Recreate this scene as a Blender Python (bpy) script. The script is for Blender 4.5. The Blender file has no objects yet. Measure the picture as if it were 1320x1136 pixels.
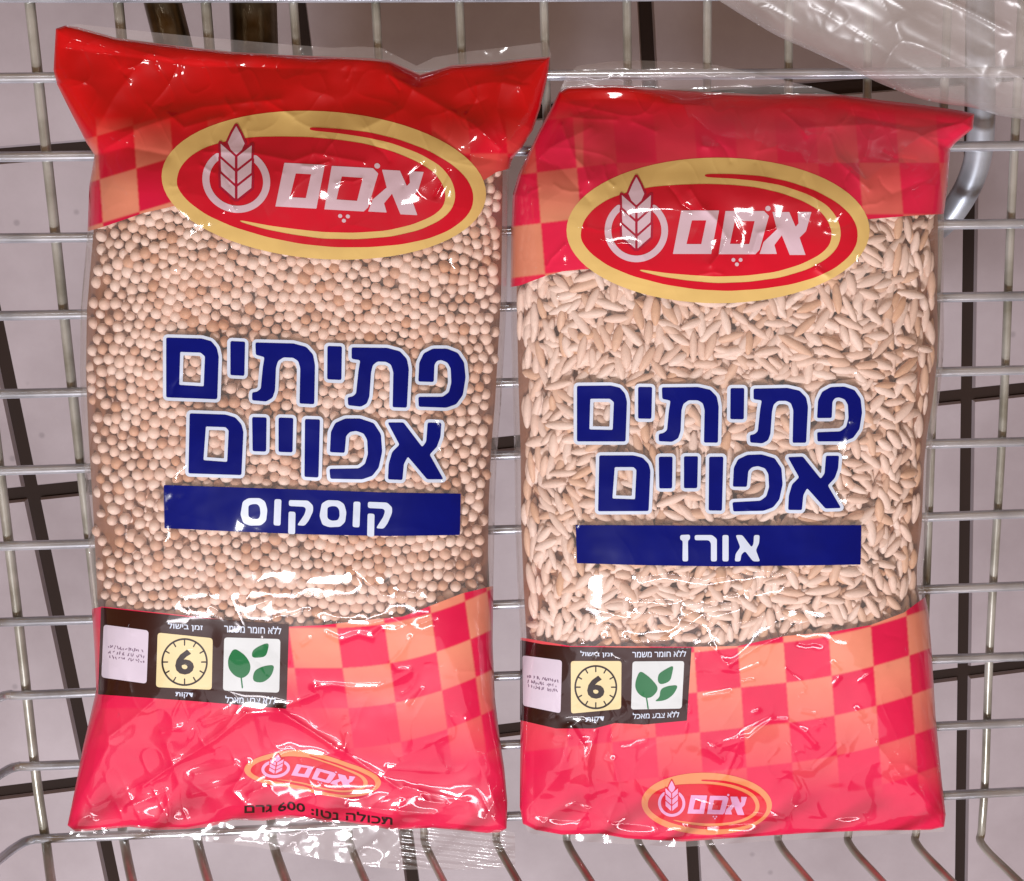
import bpy, bmesh, math, random
import numpy as np

random.seed(7); rng = np.random.default_rng(7)
sc = bpy.context.scene
COL = sc.collection

# ------------------------------------------------------------------ camera
TH = math.radians(12)
DIST, PXM = 0.50, 0.000275          # camera distance to the bags' plane, metres per photo pixel there
FPX = DIST / PXM
cd = bpy.data.cameras.new('camera'); cam = bpy.data.objects.new('camera', cd); COL.objects.link(cam)
cd.sensor_fit = 'HORIZONTAL'; cd.sensor_width = 36; cd.lens = FPX / 1320 * 36
cd.clip_start = 0.01; cd.clip_end = 50
CAM = np.array([0, DIST * math.sin(TH), DIST * math.cos(TH)])
cam.location = CAM; cam.rotation_euler = (-TH, 0, 0)
sc.camera = cam

# ------------------------------------------------------------------ world, lamps, exposure
w = bpy.data.worlds.new('World'); sc.world = w; w.use_nodes = True
bg = w.node_tree.nodes['Background']; bg.inputs[0].default_value = (.31, .15, .045, 1); bg.inputs[1].default_value = .62
def lamp(name, loc, target, sx, sy, power, color):
    l = bpy.data.lights.new(name, 'AREA'); l.shape = 'RECTANGLE'; l.size = sx; l.size_y = sy
    l.energy = power; l.color = color
    o = bpy.data.objects.new(name, l); COL.objects.link(o); o.location = loc
    import mathutils
    o.rotation_euler = (mathutils.Vector(target) - mathutils.Vector(loc)).to_track_quat('-Z', 'Y').to_euler()
    return o
lamp('ceiling_panel', (-.30, -1.02, 1.45), (-.03, -.05, 0), .27, .22, 27, (.97, .96, 1))
lamp('added_glint_strip', (.05, -1.36, 1.28), (0, -.1, 0), 1.30, .06, 6, (1, .93, .98))  # added strip lamp, draws long glints along the film creases
lamp('added_haze_panel', (0, -1.75, .95), (0, -.1, 0), 1.6, .7, 2.8, (1, .90, .98))  # added low panel, lays soft sheen on the sloping footers
lamp('added_glint_lamp', (.12, .98, 1.22), (0, .05, 0), .16, .12, 2.2, (1, .97, .97))  # added lamp, gives the headers highlights and some fill
for az, el, d in ((60, 52, 1.55), (128, 52, 1.5), (15, 48, 1.5), (165, 50, 1.5), (-20, 50, 1.5), (-150, 52, 1.5)):
    a, e_ = math.radians(az), math.radians(el)
    lamp('added_glint_lamp', (d * math.cos(e_) * math.cos(a), d * math.cos(e_) * math.sin(a), d * math.sin(e_)), (0, 0, 0), .04, .035, .17, (1, .98, .97))  # added ring of small lamps, only for glints on the creases
sc.view_settings.view_transform = 'Standard'; sc.view_settings.look = 'None'
sc.view_settings.exposure = 0.2; sc.view_settings.gamma = 1; sc.view_settings.use_curve_mapping = False
sc.render.engine = 'CYCLES'; sc.cycles.transparent_max_bounces = 16; sc.cycles.max_bounces = 8

# ------------------------------------------------------------------ helpers: geometry
def un(px, py, z):
    """photo pixel -> point on the horizontal plane (or height field) z"""
    px, py, z = np.broadcast_arrays(np.asarray(px, float), np.asarray(py, float), np.asarray(z, float))
    a = -TH; c, s = math.cos(a), math.sin(a)
    dx = (px - 660) / FPX; dy = -(py - 568) / FPX; dz = -1.0
    wy = dy * c - dz * s; wz = dy * s + dz * c
    t = (z - CAM[2]) / wz
    return np.stack([CAM[0] + t * dx, CAM[1] + t * wy, z], -1)

def A(*p): return np.array(p, float)

def round_poly(P, r, n=4):
    P = np.asarray(P, float); out = []
    m = len(P)
    for i in range(m):
        a, b, c = P[i - 1], P[i], P[(i + 1) % m]
        la, lc = np.linalg.norm(a - b), np.linalg.norm(c - b)
        p = b + (a - b) * min(.45, r / max(la, 1e-6)); q = b + (c - b) * min(.45, r / max(lc, 1e-6))
        for k in range(n + 1):
            t = k / n
            out.append((1 - t) ** 2 * p + 2 * t * (1 - t) * b + t * t * q)
    return np.array(out)

def seg_dist(X, Y, a, b):
    d = b - a; L = max(d @ d, 1e-12)
    t = np.clip(((X - a[0]) * d[0] + (Y - a[1]) * d[1]) / L, 0, 1)
    return np.hypot(X - a[0] - t * d[0], Y - a[1] - t * d[1])

def poly_dist(P, X, Y):
    D = np.full(X.shape, 1e9)
    for i in range(len(P) - 1): D = np.minimum(D, seg_dist(X, Y, P[i], P[i + 1]))
    return D

def sdf(P, X, Y):
    P = np.asarray(P, float); D = np.full(X.shape, 1e9); ins = np.zeros(X.shape, bool)
    for i in range(len(P)):
        a, b = P[i - 1], P[i]
        D = np.minimum(D, seg_dist(X, Y, a, b))
        if a[1] != b[1]:
            cnd = (a[1] > Y) != (b[1] > Y)
            ins ^= cnd & (X < (b[0] - a[0]) * (Y - a[1]) / (b[1] - a[1]) + a[0])
    return np.where(ins, -D, D)

def iso(f, xs, ys):
    """triangles of the region f<0 on the grid, cut exactly along f=0"""
    ny, nx = f.shape; f = f.ravel(); f = np.where(f == 0, 1e-6, f)
    X, Y = np.meshgrid(xs, ys); X = X.ravel(); Y = Y.ravel()
    j, i = np.meshgrid(np.arange(ny - 1), np.arange(nx - 1), indexing='ij')
    a = (j * nx + i).ravel(); b = a + 1; c = a + nx; d = c + 1
    T = np.concatenate([np.stack([a, c, b], 1), np.stack([b, c, d], 1)])
    ins = f[T] < 0; n = ins.sum(1)
    tris = [T[n == 3]]
    N = len(f); keys = []; 
    def ek(p, q): return np.minimum(p, q) * N + np.maximum(p, q)
    t1 = T[n == 1]; k = ins[n == 1].argmax(1); r = np.arange(len(t1))
    p, q, s = t1[r, k], t1[r, (k + 1) % 3], t1[r, (k + 2) % 3]
    t2 = T[n == 2]; k = (~ins[n == 2]).argmax(1); r = np.arange(len(t2))
    o, u, v = t2[r, k], t2[r, (k + 1) % 3], t2[r, (k + 2) % 3]
    E = np.concatenate([ek(p, q), ek(p, s), ek(o, u), ek(o, v)])
    U, inv = np.unique(E, return_inverse=True); inv = inv + N
    m1, m2 = len(t1), len(t2)
    pq, ps, ou, ov = inv[:m1], inv[m1:2 * m1], inv[2 * m1:2 * m1 + m2], inv[2 * m1 + m2:]
    tris += [np.stack([p, pq, ps], 1), np.stack([u, v, ov], 1), np.stack([u, ov, ou], 1)]
    ea, eb = U // N, U % N
    t = f[ea] / (f[ea] - f[eb])
    VX = np.concatenate([X, X[ea] + t * (X[eb] - X[ea])]); VY = np.concatenate([Y, Y[ea] + t * (Y[eb] - Y[ea])])
    TT = np.concatenate(tris)
    used, inv2 = np.unique(TT, return_inverse=True)
    return VX[used], VY[used], inv2.reshape(-1, 3)

def make_mesh(name, pieces, parent=None, smooth=True):
    """pieces: list of (verts Nx3, tris Mx3, material, normals or None, colours or None) joined into ONE object"""
    V, F, MI, NR, CO, mats = [], [], [], [], [], []; off = 0
    hasn = all(p[3] is not None for p in pieces); hasc = any(p[4] is not None for p in pieces)
    for v, t, m, nr, co in pieces:
        if m not in mats: mats.append(m)
        V.append(v); F.append(t + off); MI.append(np.full(len(t), mats.index(m), np.int32)); off += len(v)
        if hasn: NR.append(nr)
        if hasc: CO.append(co if co is not None else np.ones((len(v), 3)))
    V = np.concatenate(V).astype(np.float32); F = np.concatenate(F).astype(np.int32); MI = np.concatenate(MI)
    me = bpy.data.meshes.new(name)
    me.vertices.add(len(V)); me.vertices.foreach_set('co', V.ravel())
    me.loops.add(F.size); me.loops.foreach_set('vertex_index', F.ravel())
    me.polygons.add(len(F)); me.polygons.foreach_set('loop_start', np.arange(0, F.size, 3, dtype=np.int32))
    me.polygons.foreach_set('loop_total', np.full(len(F), 3, np.int32))
    me.polygons.foreach_set('material_index', MI)
    me.polygons.foreach_set('use_smooth', np.full(len(F), smooth))
    for m in mats: me.materials.append(m)
    if hasc:
        at = me.color_attributes.new('Col', 'FLOAT_COLOR', 'POINT')
        C4 = np.concatenate([np.concatenate(CO), np.ones((len(V), 1))], 1).astype(np.float32)
        at.data.foreach_set('color', C4.ravel())
    me.update(calc_edges=True); me.validate()
    if hasn:
        me.normals_split_custom_set_from_vertices(np.concatenate(NR).astype(np.float32))
    o = bpy.data.objects.new(name, me); COL.objects.link(o)
    if parent: o.parent = parent
    return o

def thing(name, label, cat, loc=(0, 0, 0), group=None):
    o = bpy.data.objects.new(name, None); COL.objects.link(o); o.location = loc; o.empty_display_size = .02
    o['label'] = label; o['category'] = cat
    if group: o['group'] = group
    return o

def lattice(X, Y, L, seed):
    r = np.random.default_rng(seed); gx = X / L; gy = Y / L
    x0 = np.floor(gx).astype(int); y0 = np.floor(gy).astype(int); fx = gx - x0; fy = gy - y0
    fx = fx * fx * fx * (fx * (fx * 6 - 15) + 10); fy = fy * fy * fy * (fy * (fy * 6 - 15) + 10)
    tab = r.uniform(-1, 1, (512, 512))
    g = lambda a, b: tab[b % 512, a % 512]
    return (g(x0, y0) * (1 - fx) + g(x0 + 1, y0) * fx) * (1 - fy) + (g(x0, y0 + 1) * (1 - fx) + g(x0 + 1, y0 + 1) * fx) * fy

# ------------------------------------------------------------------ helpers: materials
def mat(name):
    m = bpy.data.materials.new(name); m.use_nodes = True
    return m, m.node_tree.nodes, m.node_tree.links, m.node_tree.nodes['Principled BSDF']

def lin(r, g, b):
    f = lambda c: (c / 255 / 12.92) if c / 255 <= .04045 else ((c / 255 + .055) / 1.055) ** 2.4
    return (f(r), f(g), f(b), 1)

def print_mat(name, color=None, attr=False, rough=.38, mottle=.10, spec=.2, coat_ior=1.5):
    m, N, L, p = mat(name)
    nz = N.new('ShaderNodeTexNoise'); nz.inputs['Scale'].default_value = 60; nz.inputs['Detail'].default_value = 5
    tc = N.new('ShaderNodeTexCoord'); L.new(tc.outputs['Object'], nz.inputs['Vector'])
    mx = N.new('ShaderNodeMix'); mx.data_type = 'RGBA'; mx.blend_type = 'MULTIPLY'; mx.inputs['Factor'].default_value = 1
    mr = N.new('ShaderNodeMapRange'); mr.inputs['From Min'].default_value = .3; mr.inputs['From Max'].default_value = .7
    mr.inputs['To Min'].default_value = 1 - mottle; mr.inputs['To Max'].default_value = 1
    L.new(nz.outputs[0], mr.inputs['Value']); L.new(mr.outputs[0], mx.inputs[7])
    if attr:
        at = N.new('ShaderNodeAttribute'); at.attribute_name = 'Col'; L.new(at.outputs['Color'], mx.inputs[6])
    else: mx.inputs[6].default_value = color
    L.new(mx.outputs[2], p.inputs['Base Color'])
    p.inputs['Roughness'].default_value = rough; p.inputs['Specular IOR Level'].default_value = spec
    p.inputs['Coat Weight'].default_value = 1; p.inputs['Coat Roughness'].default_value = .065; p.inputs['Coat IOR'].default_value = coat_ior
    return m

def film_mat(name, haze=.07, tint=(1, .97, .95), rough=.06, ior=1.5):
    m, N, L, p = mat(name); N.remove(p)
    out = N['Material Output']
    tr = N.new('ShaderNodeBsdfTransparent'); tr.inputs[0].default_value = (*tint, 1)
    df = N.new('ShaderNodeBsdfDiffuse'); df.inputs[0].default_value = (.8, .78, .78, 1)
    gl = N.new('ShaderNodeBsdfGlossy'); gl.inputs['Roughness'].default_value = rough
    # Schlick reflectance, the same from both sides of the thin sheet
    ge = N.new('ShaderNodeNewGeometry'); dt = N.new('ShaderNodeVectorMath'); dt.operation = 'DOT_PRODUCT'
    L.new(ge.outputs['Normal'], dt.inputs[0]); L.new(ge.outputs['Incoming'], dt.inputs[1])
    def mth(op, a, b=None):
        n = N.new('ShaderNodeMath'); n.operation = op; n.use_clamp = op in ('ADD', 'SUBTRACT')
        for k, v in enumerate((a, b)):
            if v is None: continue
            if isinstance(v, (int, float)): n.inputs[k].default_value = v
            else: L.new(v, n.inputs[k])
        return n.outputs[0]
    f0 = ((ior - 1) / (ior + 1)) ** 2 * 1.5
    frv = mth('ADD', mth('MULTIPLY', mth('POWER', mth('SUBTRACT', 1.0, mth('ABSOLUTE', dt.outputs['Value'])), 5.0), 1 - f0), f0)
    nz = N.new('ShaderNodeTexNoise'); nz.inputs['Scale'].default_value = 45; nz.inputs['Detail'].default_value = 4
    tc = N.new('ShaderNodeTexCoord'); L.new(tc.outputs['Object'], nz.inputs['Vector'])
    mr = N.new('ShaderNodeMapRange'); mr.inputs['To Min'].default_value = haze * .4; mr.inputs['To Max'].default_value = haze * 1.6
    L.new(nz.outputs[0], mr.inputs['Value'])
    m1 = N.new('ShaderNodeMixShader'); L.new(mr.outputs[0], m1.inputs[0]); L.new(tr.outputs[0], m1.inputs[1]); L.new(df.outputs[0], m1.inputs[2])
    m2 = N.new('ShaderNodeMixShader'); L.new(frv, m2.inputs[0]); L.new(m1.outputs[0], m2.inputs[1]); L.new(gl.outputs[0], m2.inputs[2])
    L.new(m2.outputs[0], out.inputs[0])
    return m

def grain_mat(name, c1, c2, c3):
    m, N, L, p = mat(name)
    g = N.new('ShaderNodeNewGeometry'); cr = N.new('ShaderNodeValToRGB')
    cr.color_ramp.elements[0].color = c1; cr.color_ramp.elements[1].color = c3
    e = cr.color_ramp.elements.new(.3); e.color = c2
    L.new(g.outputs['Random Per Island'], cr.inputs[0])
    nz = N.new('ShaderNodeTexNoise'); nz.inputs['Scale'].default_value = 900; nz.inputs['Detail'].default_value = 3
    tc = N.new('ShaderNodeTexCoord'); L.new(tc.outputs['Object'], nz.inputs['Vector'])
    mr = N.new('ShaderNodeMapRange'); mr.inputs['To Min'].default_value = .82; mr.inputs['To Max'].default_value = 1.1
    L.new(nz.outputs[0], mr.inputs['Value'])
    mx = N.new('ShaderNodeMix'); mx.data_type = 'RGBA'; mx.blend_type = 'MULTIPLY'; mx.inputs['Factor'].default_value = 1
    L.new(cr.outputs[0], mx.inputs[6]); L.new(mr.outputs[0], mx.inputs[7]); L.new(mx.outputs[2], p.inputs['Base Color'])
    p.inputs['Roughness'].default_value = .5; p.inputs['Specular IOR Level'].default_value = .35
    p.inputs['Subsurface Weight'].default_value = .0
    return m

M_RED = print_mat('printed_red_film', attr=True, mottle=.12)
M_GOLD = print_mat('gold_ink', lin(231, 198, 124))
M_LOGORED = print_mat('logo_red_ink', lin(212, 14, 46))
M_DEEP = print_mat('dark_red_ink', lin(176, 20, 58))
M_PINKW = print_mat('pale_pink_ink', lin(222, 196, 210))
M_GOLD_HAZE = print_mat('hazed_gold_ink', lin(226, 140, 92))  # small logo's gold with reflected haze mixed into the colour
M_PALE_HAZE = print_mat('hazed_pale_ink', lin(222, 160, 205))  # small logo's pale ink, tinted by the same painted haze
M_NAVY = print_mat('navy_ink', lin(0, 16, 112), mottle=.2, spec=.04, coat_ior=1.36)
M_WHITE = print_mat('white_ink', lin(205, 218, 238))
M_BROWN = print_mat('dark_brown_ink', lin(42, 8, 8))
M_BOX = print_mat('pale_grey_ink', lin(208, 198, 214))
M_CREAM = print_mat('cream_ink', lin(222, 208, 160))
M_PALE = print_mat('pale_blue_ink', lin(205, 212, 214))
M_BLACK = print_mat('black_ink', lin(26, 16, 18))
M_GREY = print_mat('faded_ink', lin(128, 108, 130))
M_GREEN = print_mat('leaf_green_ink', lin(16, 108, 62))
M_FILM = film_mat('clear_film', .10)
M_SEAL = film_mat('clear_seal_film', .12, (.97, .95, .95), .10)
M_BACK = print_mat('back_film', lin(190, 30, 40))
M_PEARL = grain_mat('toasted_pearls', lin(206, 158, 126), lin(233, 204, 188), lin(243, 223, 212))
M_RICE = grain_mat('toasted_rice_grains', lin(218, 178, 146), lin(233, 207, 192), lin(242, 224, 214))
M_GAP_SHADE = print_mat('grain_gap_shade', lin(156, 108, 82));  # backing sheet under the grains; shade in their gaps put into its brown

# ------------------------------------------------------------------ ground: tiled floor with open joints
ZF = -.32
def homog(src, dst):
    R = []
    for (x, y), (u, v) in zip(src, dst):
        R.append([x, y, 1, 0, 0, 0, -u * x, -u * y, u]); R.append([0, 0, 0, x, y, 1, -v * x, -v * y, v])
    R = np.array(R, float); h = np.linalg.solve(R[:, :8], R[:, 8]); return np.append(h, 1).reshape(3, 3)
HG = homog([(0, 0), (3, 0), (3, 1), (0, 1)], [tuple(un(x, y, ZF)[:2]) for x, y in ((40, 636), (1248, 510), (1243, 868), (118, 1008))])
def gp(i, j):
    p = HG @ np.array([i, j, 1.]); return p[:2] / p[2]
def floor_mats():
    m, N, L, p = mat('glazed_floor_tile')
    tc = N.new('ShaderNodeTexCoord'); n1 = N.new('ShaderNodeTexNoise'); n1.inputs['Scale'].default_value = 6; n1.inputs['Detail'].default_value = 10; n1.inputs['Roughness'].default_value = .62
    L.new(tc.outputs['Object'], n1.inputs['Vector'])
    cr = N.new('ShaderNodeValToRGB'); cr.color_ramp.elements[0].color = lin(142, 132, 138); cr.color_ramp.elements[1].color = lin(178, 170, 178)
    cr.color_ramp.elements[0].position = .3; cr.color_ramp.elements[1].position = .7
    n2 = N.new('ShaderNodeTexVoronoi'); n2.inputs['Scale'].default_value = 38; L.new(tc.outputs['Object'], n2.inputs['Vector'])
    st = N.new('ShaderNodeMapRange'); st.inputs['From Min'].default_value = .04; st.inputs['From Max'].default_value = .09; st.inputs['To Min'].default_value = .72
    L.new(n2.outputs['Distance'], st.inputs['Value']); L.new(n1.outputs[0], cr.inputs[0])
    mx = N.new('ShaderNodeMix'); mx.data_type = 'RGBA'; mx.blend_type = 'MULTIPLY'; mx.inputs['Factor'].default_value = .9
    L.new(cr.outputs[0], mx.inputs[6]); L.new(st.outputs[0], mx.inputs[7]); L.new(mx.outputs[2], p.inputs['Base Color'])
    p.inputs['Roughness'].default_value = .55
    g, N, L, p = mat('dark_grout')
    n1 = N.new('ShaderNodeTexNoise'); n1.inputs['Scale'].default_value = 60; cr = N.new('ShaderNodeValToRGB')
    cr.color_ramp.elements[0].color = lin(24, 12, 8); cr.color_ramp.elements[1].color = lin(46, 29, 21)
    L.new(n1.outputs[0], cr.inputs[0]); L.new(cr.outputs[0], p.inputs['Base Color']); p.inputs['Roughness'].default_value = .9
    return m, g
M_TILE, M_GROUT = floor_mats()
def build_floor():
    bm = bmesh.new(); g = .019
    for i in range(-5, 9):
        for j in range(-6, 6):
            c = [gp(i + a, j + b) for a, b in ((g, g), (1 - g, g), (1 - g, 1 - g), (g, 1 - g))]
            ce = sum(c) / 4
            top = [bm.verts.new((*(q + (ce - q) * .012), ZF)) for q in c]
            bot = [bm.verts.new((*q, ZF - .004)) for q in c]
            f = bm.faces.new(top)
            fs = [f]
            for k in range(4): fs.append(bm.faces.new((top[k], top[(k + 1) % 4], bot[(k + 1) % 4], bot[k])))
    bmesh.ops.recalc_face_normals(bm, faces=bm.faces)
    for f in bm.faces:
        if abs(f.normal.z) > .9 and f.normal.z < 0: f.normal_flip()
    me = bpy.data.meshes.new('tiled_floor'); bm.to_mesh(me); bm.free(); me.materials.append(M_TILE)
    o = bpy.data.objects.new('tiled_floor', me); COL.objects.link(o); o['kind'] = 'structure'
    me = bpy.data.meshes.new('floor_grout'); s = 2.5; z = ZF - .0035
    me.from_pydata([(-s, -s, z), (s, -s, z), (s, s, z), (-s, s, z)], [], [(0, 1, 2, 3)]); me.materials.append(M_GROUT)
    o = bpy.data.objects.new('floor_grout', me); COL.objects.link(o); o['kind'] = 'structure'
build_floor()

# ------------------------------------------------------------------ the wire cart
def chrome(name, c1, c2, rough, metal=.9):
    m, N, L, p = mat(name)
    tc = N.new('ShaderNodeTexCoord'); n1 = N.new('ShaderNodeTexNoise'); n1.inputs['Scale'].default_value = 55; n1.inputs['Detail'].default_value = 6
    L.new(tc.outputs['Object'], n1.inputs['Vector'])
    cr = N.new('ShaderNodeValToRGB'); cr.color_ramp.elements[0].color = c1; cr.color_ramp.elements[1].color = c2
    cr.color_ramp.elements[0].position = .35; cr.color_ramp.elements[1].position = .62
    L.new(n1.outputs[0], cr.inputs[0]); L.new(cr.outputs[0], p.inputs['Base Color'])
    p.inputs['Metallic'].default_value = metal; p.inputs['Roughness'].default_value = rough
    return m
M_WIRE = chrome('worn_chrome_wire', lin(176, 182, 192), lin(216, 222, 232), .17, .65)
M_WIRE2 = chrome('dull_zinc_wire', lin(138, 136, 124), lin(184, 183, 176), .28, .4)
M_TUBE = chrome('grey_painted_tube', lin(150, 156, 166), lin(190, 196, 206), .4, .5)
M_DARKTUBE = chrome('tarnished_tube', lin(70, 60, 44), lin(120, 108, 88), .32)

def tube_mesh(name, pts, r, m, parent, seg=12, sub=6):
    P = [np.asarray(p, float) for p in pts]
    Q = [2 * P[0] - P[1]] + P + [2 * P[-1] - P[-2]]; path = []
    for i in range(1, len(Q) - 2):
        for k in range(sub):
            t = k / sub; a, b, c, d = Q[i - 1:i + 3]
            path.append(.5 * (2 * b + (c - a) * t + (2 * a - 5 * b + 4 * c - d) * t * t + (3 * b - a - 3 * c + d) * t ** 3))
    path.append(P[-1]); path = np.array(path); n = len(path)
    T = np.gradient(path, axis=0); T /= np.linalg.norm(T, axis=1)[:, None]
    up = np.array([0, 0, 1.]); V = []
    for i in range(n):
        s = np.cross(T[i], up); s /= np.linalg.norm(s); u = np.cross(s, T[i])
        for k in range(seg):
            a = 2 * math.pi * k / seg; V.append(path[i] + r * (math.cos(a) * s + math.sin(a) * u))
    F = []
    for i in range(n - 1):
        for k in range(seg):
            a, b = i * seg + k, i * seg + (k + 1) % seg
            F += [(a, b, b + seg), (a, b + seg, a + seg)]
    for base in (0, (n - 1) * seg):
        for k in range(1, seg - 1): F.append((base, base + k, base + k + 1) if base else (base, base + k + 1, base + k))
    return make_mesh(name, [(np.array(V), np.array(F), m, None, None)], parent)

CART = thing('shopping_cart', 'chrome wire shopping cart basket floor under both pasta bags', 'shopping cart', (0, 0, -.006))
CART_INV = np.array([0, 0, .006])
def cw(name, pts, r, m, **k):
    return tube_mesh(name, [np.asarray(p) + CART_INV for p in pts], r, m, CART, **k)
ZC, ZL = -.0018, -.0050
YL = [-4, 100, 203, 307, 408, 508, 607, 705, 803, 897, 990, 1085]
YR = [-6, 93, 188, 287, 383, 477, 569, 663, 755, 845, 932, 1020]
for k, (yl, yr) in enumerate(zip(YL, YR)):
    xb = {9: 6, 10: 18, 11: 36}.get(k, -10 - 8 * (9 - k))
    sl = (yr - yl) / 1320
    jit = lambda: rng.uniform(-1, 1)
    pts = [un(xb - 95, yl + 75, .055), un(xb - 40, yl + 26, .018), un(xb - 14, yl + 6, .0035), un(xb + 6, yl + sl * xb - 1, ZC)]
    for x in (xb + 40, 330, 660, 990, 1320): pts.append(un(x, yl + sl * x + jit() * 1.3 + (6 if x == xb + 40 and k > 8 else 0) * 0, ZC))
    pts += [un(1420 + 3 * k, yl + sl * 1420, ZC), un(1450, yl + sl * 1450, .004), un(1510, yl + sl * 1500, .05)]
    cw('cross_wire', pts, (.0018 if k < 2 else .00175), M_WIRE)
XT = [-75, 38, 152, 265, 378, 484, 592, 701, 808, 912, 1017, 1120, 1222, 1318, 1420]
XB = [58, 159, 254, 351, 450, 547, 640, 731, 823, 914, 1004, 1094, 1181, 1265, 1352]
for xt, xb in zip(XT, XB):
    x2 = xb + 8 + (xb - 60) / 1205 * 40
    lean = (xb - xt) / 1085
    pts = [un(xt - lean * 60, -60, ZL), un(xt, 0, ZL)]
    for y in (270, 540, 810, 1000): pts.append(un(xt + lean * y + rng.uniform(-1.5, 1.5), y, ZL))
    pts += [un(xb - lean * 12, 1068, ZL), un(xb + 2, 1090, -.001), un(x2, 1136, .018), un(x2 + 2.0 * (x2 - xb), 1230, .06)]
    cw('length_wire', pts, .0018 if xt < 300 else .0015, M_WIRE2)
cw('frame_tube', [un(1262, -90, -.016), un(1264, 40, -.016), un(1265, 150, -.016), un(1260, 205, -.017), un(1243, 250, -.02), un(1212, 290, -.026), un(1165, 318, -.034)], .0047, M_TUBE, seg=20)
cw('frame_tube', [un(322, -80, -.02), un(326, 0, -.02), un(330, 110, -.02), un(334, 200, -.02)], .0082, M_DARKTUBE, seg=24)
cw('frame_tube', [un(196, -60, -.018), un(209, 0, -.018), un(224, 60, -.018), un(250, 170, -.018)], .0064, M_DARKTUBE, seg=24)

# ------------------------------------------------------------------ glyph outlines (traced, in local units)
G1 = [  # first title line
 ([(45,48),(190,52),(228,63),(250,90),(258,125),(252,298),(45,290)], [(102,106),(185,109),(202,124),(197,246),(98,240)]),
 ([(305,62),(365,65),(362,203),(305,200)], None),
 ([(406,68),(560,72),(612,86),(640,117),(648,160),(645,318),(585,315),(588,172),(580,143),(560,130),(520,128),(498,143),(490,170),(486,262),(476,292),(450,307),(393,302),(393,270),(412,268),(428,256),(436,170),(443,127),(408,118)], None),
 ([(698,82),(757,84),(755,220),(697,217)], None),
 ([(796,88),(940,90),(992,104),(1020,135),(1028,175),(1020,332),(962,330),(965,187),(955,157),(935,146),(900,145),(882,160),(875,190),(868,288),(858,315),(834,328),(782,322),(780,290),(800,287),(814,275),(824,180),(831,140),(796,134)], None),
 ([(1066,226),(1070,150),(1088,112),(1125,93),(1182,93),(1226,110),(1252,150),(1258,210),(1247,280),(1220,318),(1180,332),(1068,328),(1066,288),(1165,288),(1190,270),(1200,230),(1197,172),(1184,149),(1160,139),(1142,142),(1132,157),(1129,228)], None)]
G2 = [
 ([(140,355),(285,360),(325,372),(350,400),(358,430),(350,605),(135,598)], [(206,408),(286,411),(298,424),(292,552),(196,545)]),
 ([(393,370),(452,372),(450,510),(395,508)], None),
 ([(500,372),(560,374),(557,513),(500,511)], None),
 ([(607,378),(668,380),(662,615),(605,612)], None),
 ([(708,512),(712,430),(730,394),(770,376),(830,376),(886,395),(915,440),(920,510),(906,575),(880,608),(840,622),(710,620),(706,580),(825,578),(850,560),(862,520),(859,462),(845,437),(815,426),(790,430),(774,446),(768,515)], None),
 ([(942,392),(1006,392),(1082,492),(1098,470),(1104,392),(1160,394),(1156,450),(1142,490),(1112,522),(1168,622),(1102,622),(1024,530),(1008,560),(1002,625),(943,622),(946,560),(960,512),(990,482)], None)]
BT_L = [  # banner word, left bag
 ([(355,712),(378,698),(425,698),(446,712),(455,745),(450,790),(430,808),(385,810),(358,800),(346,765)], [(378,728),(395,722),(415,722),(425,735),(427,765),(420,782),(395,784),(378,772)]),
 ([(484,702),(512,703),(508,810),(480,808)], None),
 ([(542,706),(620,708),(640,728),(640,752),(622,790),(606,810),(575,808),(605,765),(612,742),(604,733),(542,730)], None),
 ([(541,752),(569,754),(567,845),(539,843)], None),
 ([(675,720),(698,706),(745,708),(766,722),(775,755),(770,795),(750,814),(705,816),(678,806),(666,770)], [(698,736),(715,730),(735,731),(746,744),(748,772),(740,788),(715,790),(698,780)]),
 ([(804,712),(832,713),(828,817),(800,815)], None),
 ([(862,713),(940,716),(960,735),(960,758),(942,800),(926,822),(895,820),(925,773),(932,750),(924,741),(862,738)], None),
 ([(861,760),(889,762),(887,855),(859,853)], None)]
BT_R = [  # banner word, right bag
 ([(484,692),(526,690),(526,710),(517,716),(518,804),(494,804),(495,716),(484,712)], None),
 ([(546,692),(620,692),(640,708),(640,804),(615,804),(615,726),(606,714),(546,714)], None),
 ([(664,692),(690,692),(690,804),(664,804)], None),
 ([(720,692),(748,692),(788,744),(796,730),(798,692),(822,692),(820,726),(806,756),(824,804),(794,804),(760,760),(744,775),(740,804),(716,804),(720,772),(740,744)], None)]
# logo, in the right bag's zoom units (oval spans 32..1260 x 42..632)
def ellipse(cx, cy, a, b, n=72, p=2.0):
    t = np.linspace(0, 2 * math.pi, n, endpoint=False); c, s = np.cos(t), np.sin(t)
    return np.stack([cx + a * np.sign(c) * np.abs(c) ** (2 / p), cy + b * np.sign(s) * np.abs(s) ** (2 / p)], 1)
LG_OUT = ellipse(646, 337, 614, 295)
LG_RED = A((88,352),(100,300),(140,250),(200,210),(290,178),(380,160),(480,152),(590,148),(700,152),(800,162),(900,185),(990,218),(1060,258),(1092,300),(1108,345),(1100,395),(1060,435),(980,475),(880,505),(760,520),(640,524),(540,518),(440,510),(328,494),
           (328,502),(420,525),(520,540),(640,551),(770,546),(900,528),(1010,495),(1090,450),(1132,405),(1146,350),(1132,290),(1090,235),(1010,190),(900,153),(800,136),(700,126),(592,121),
           (592,108),(700,108),(820,116),(930,138),(1040,175),(1130,225),(1185,275),(1212,330),(1210,390),(1180,440),(1120,490),(1040,528),(940,556),(820,574),(690,582),(560,576),(430,556),(300,522),(200,480),(130,430),(95,385))
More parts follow.
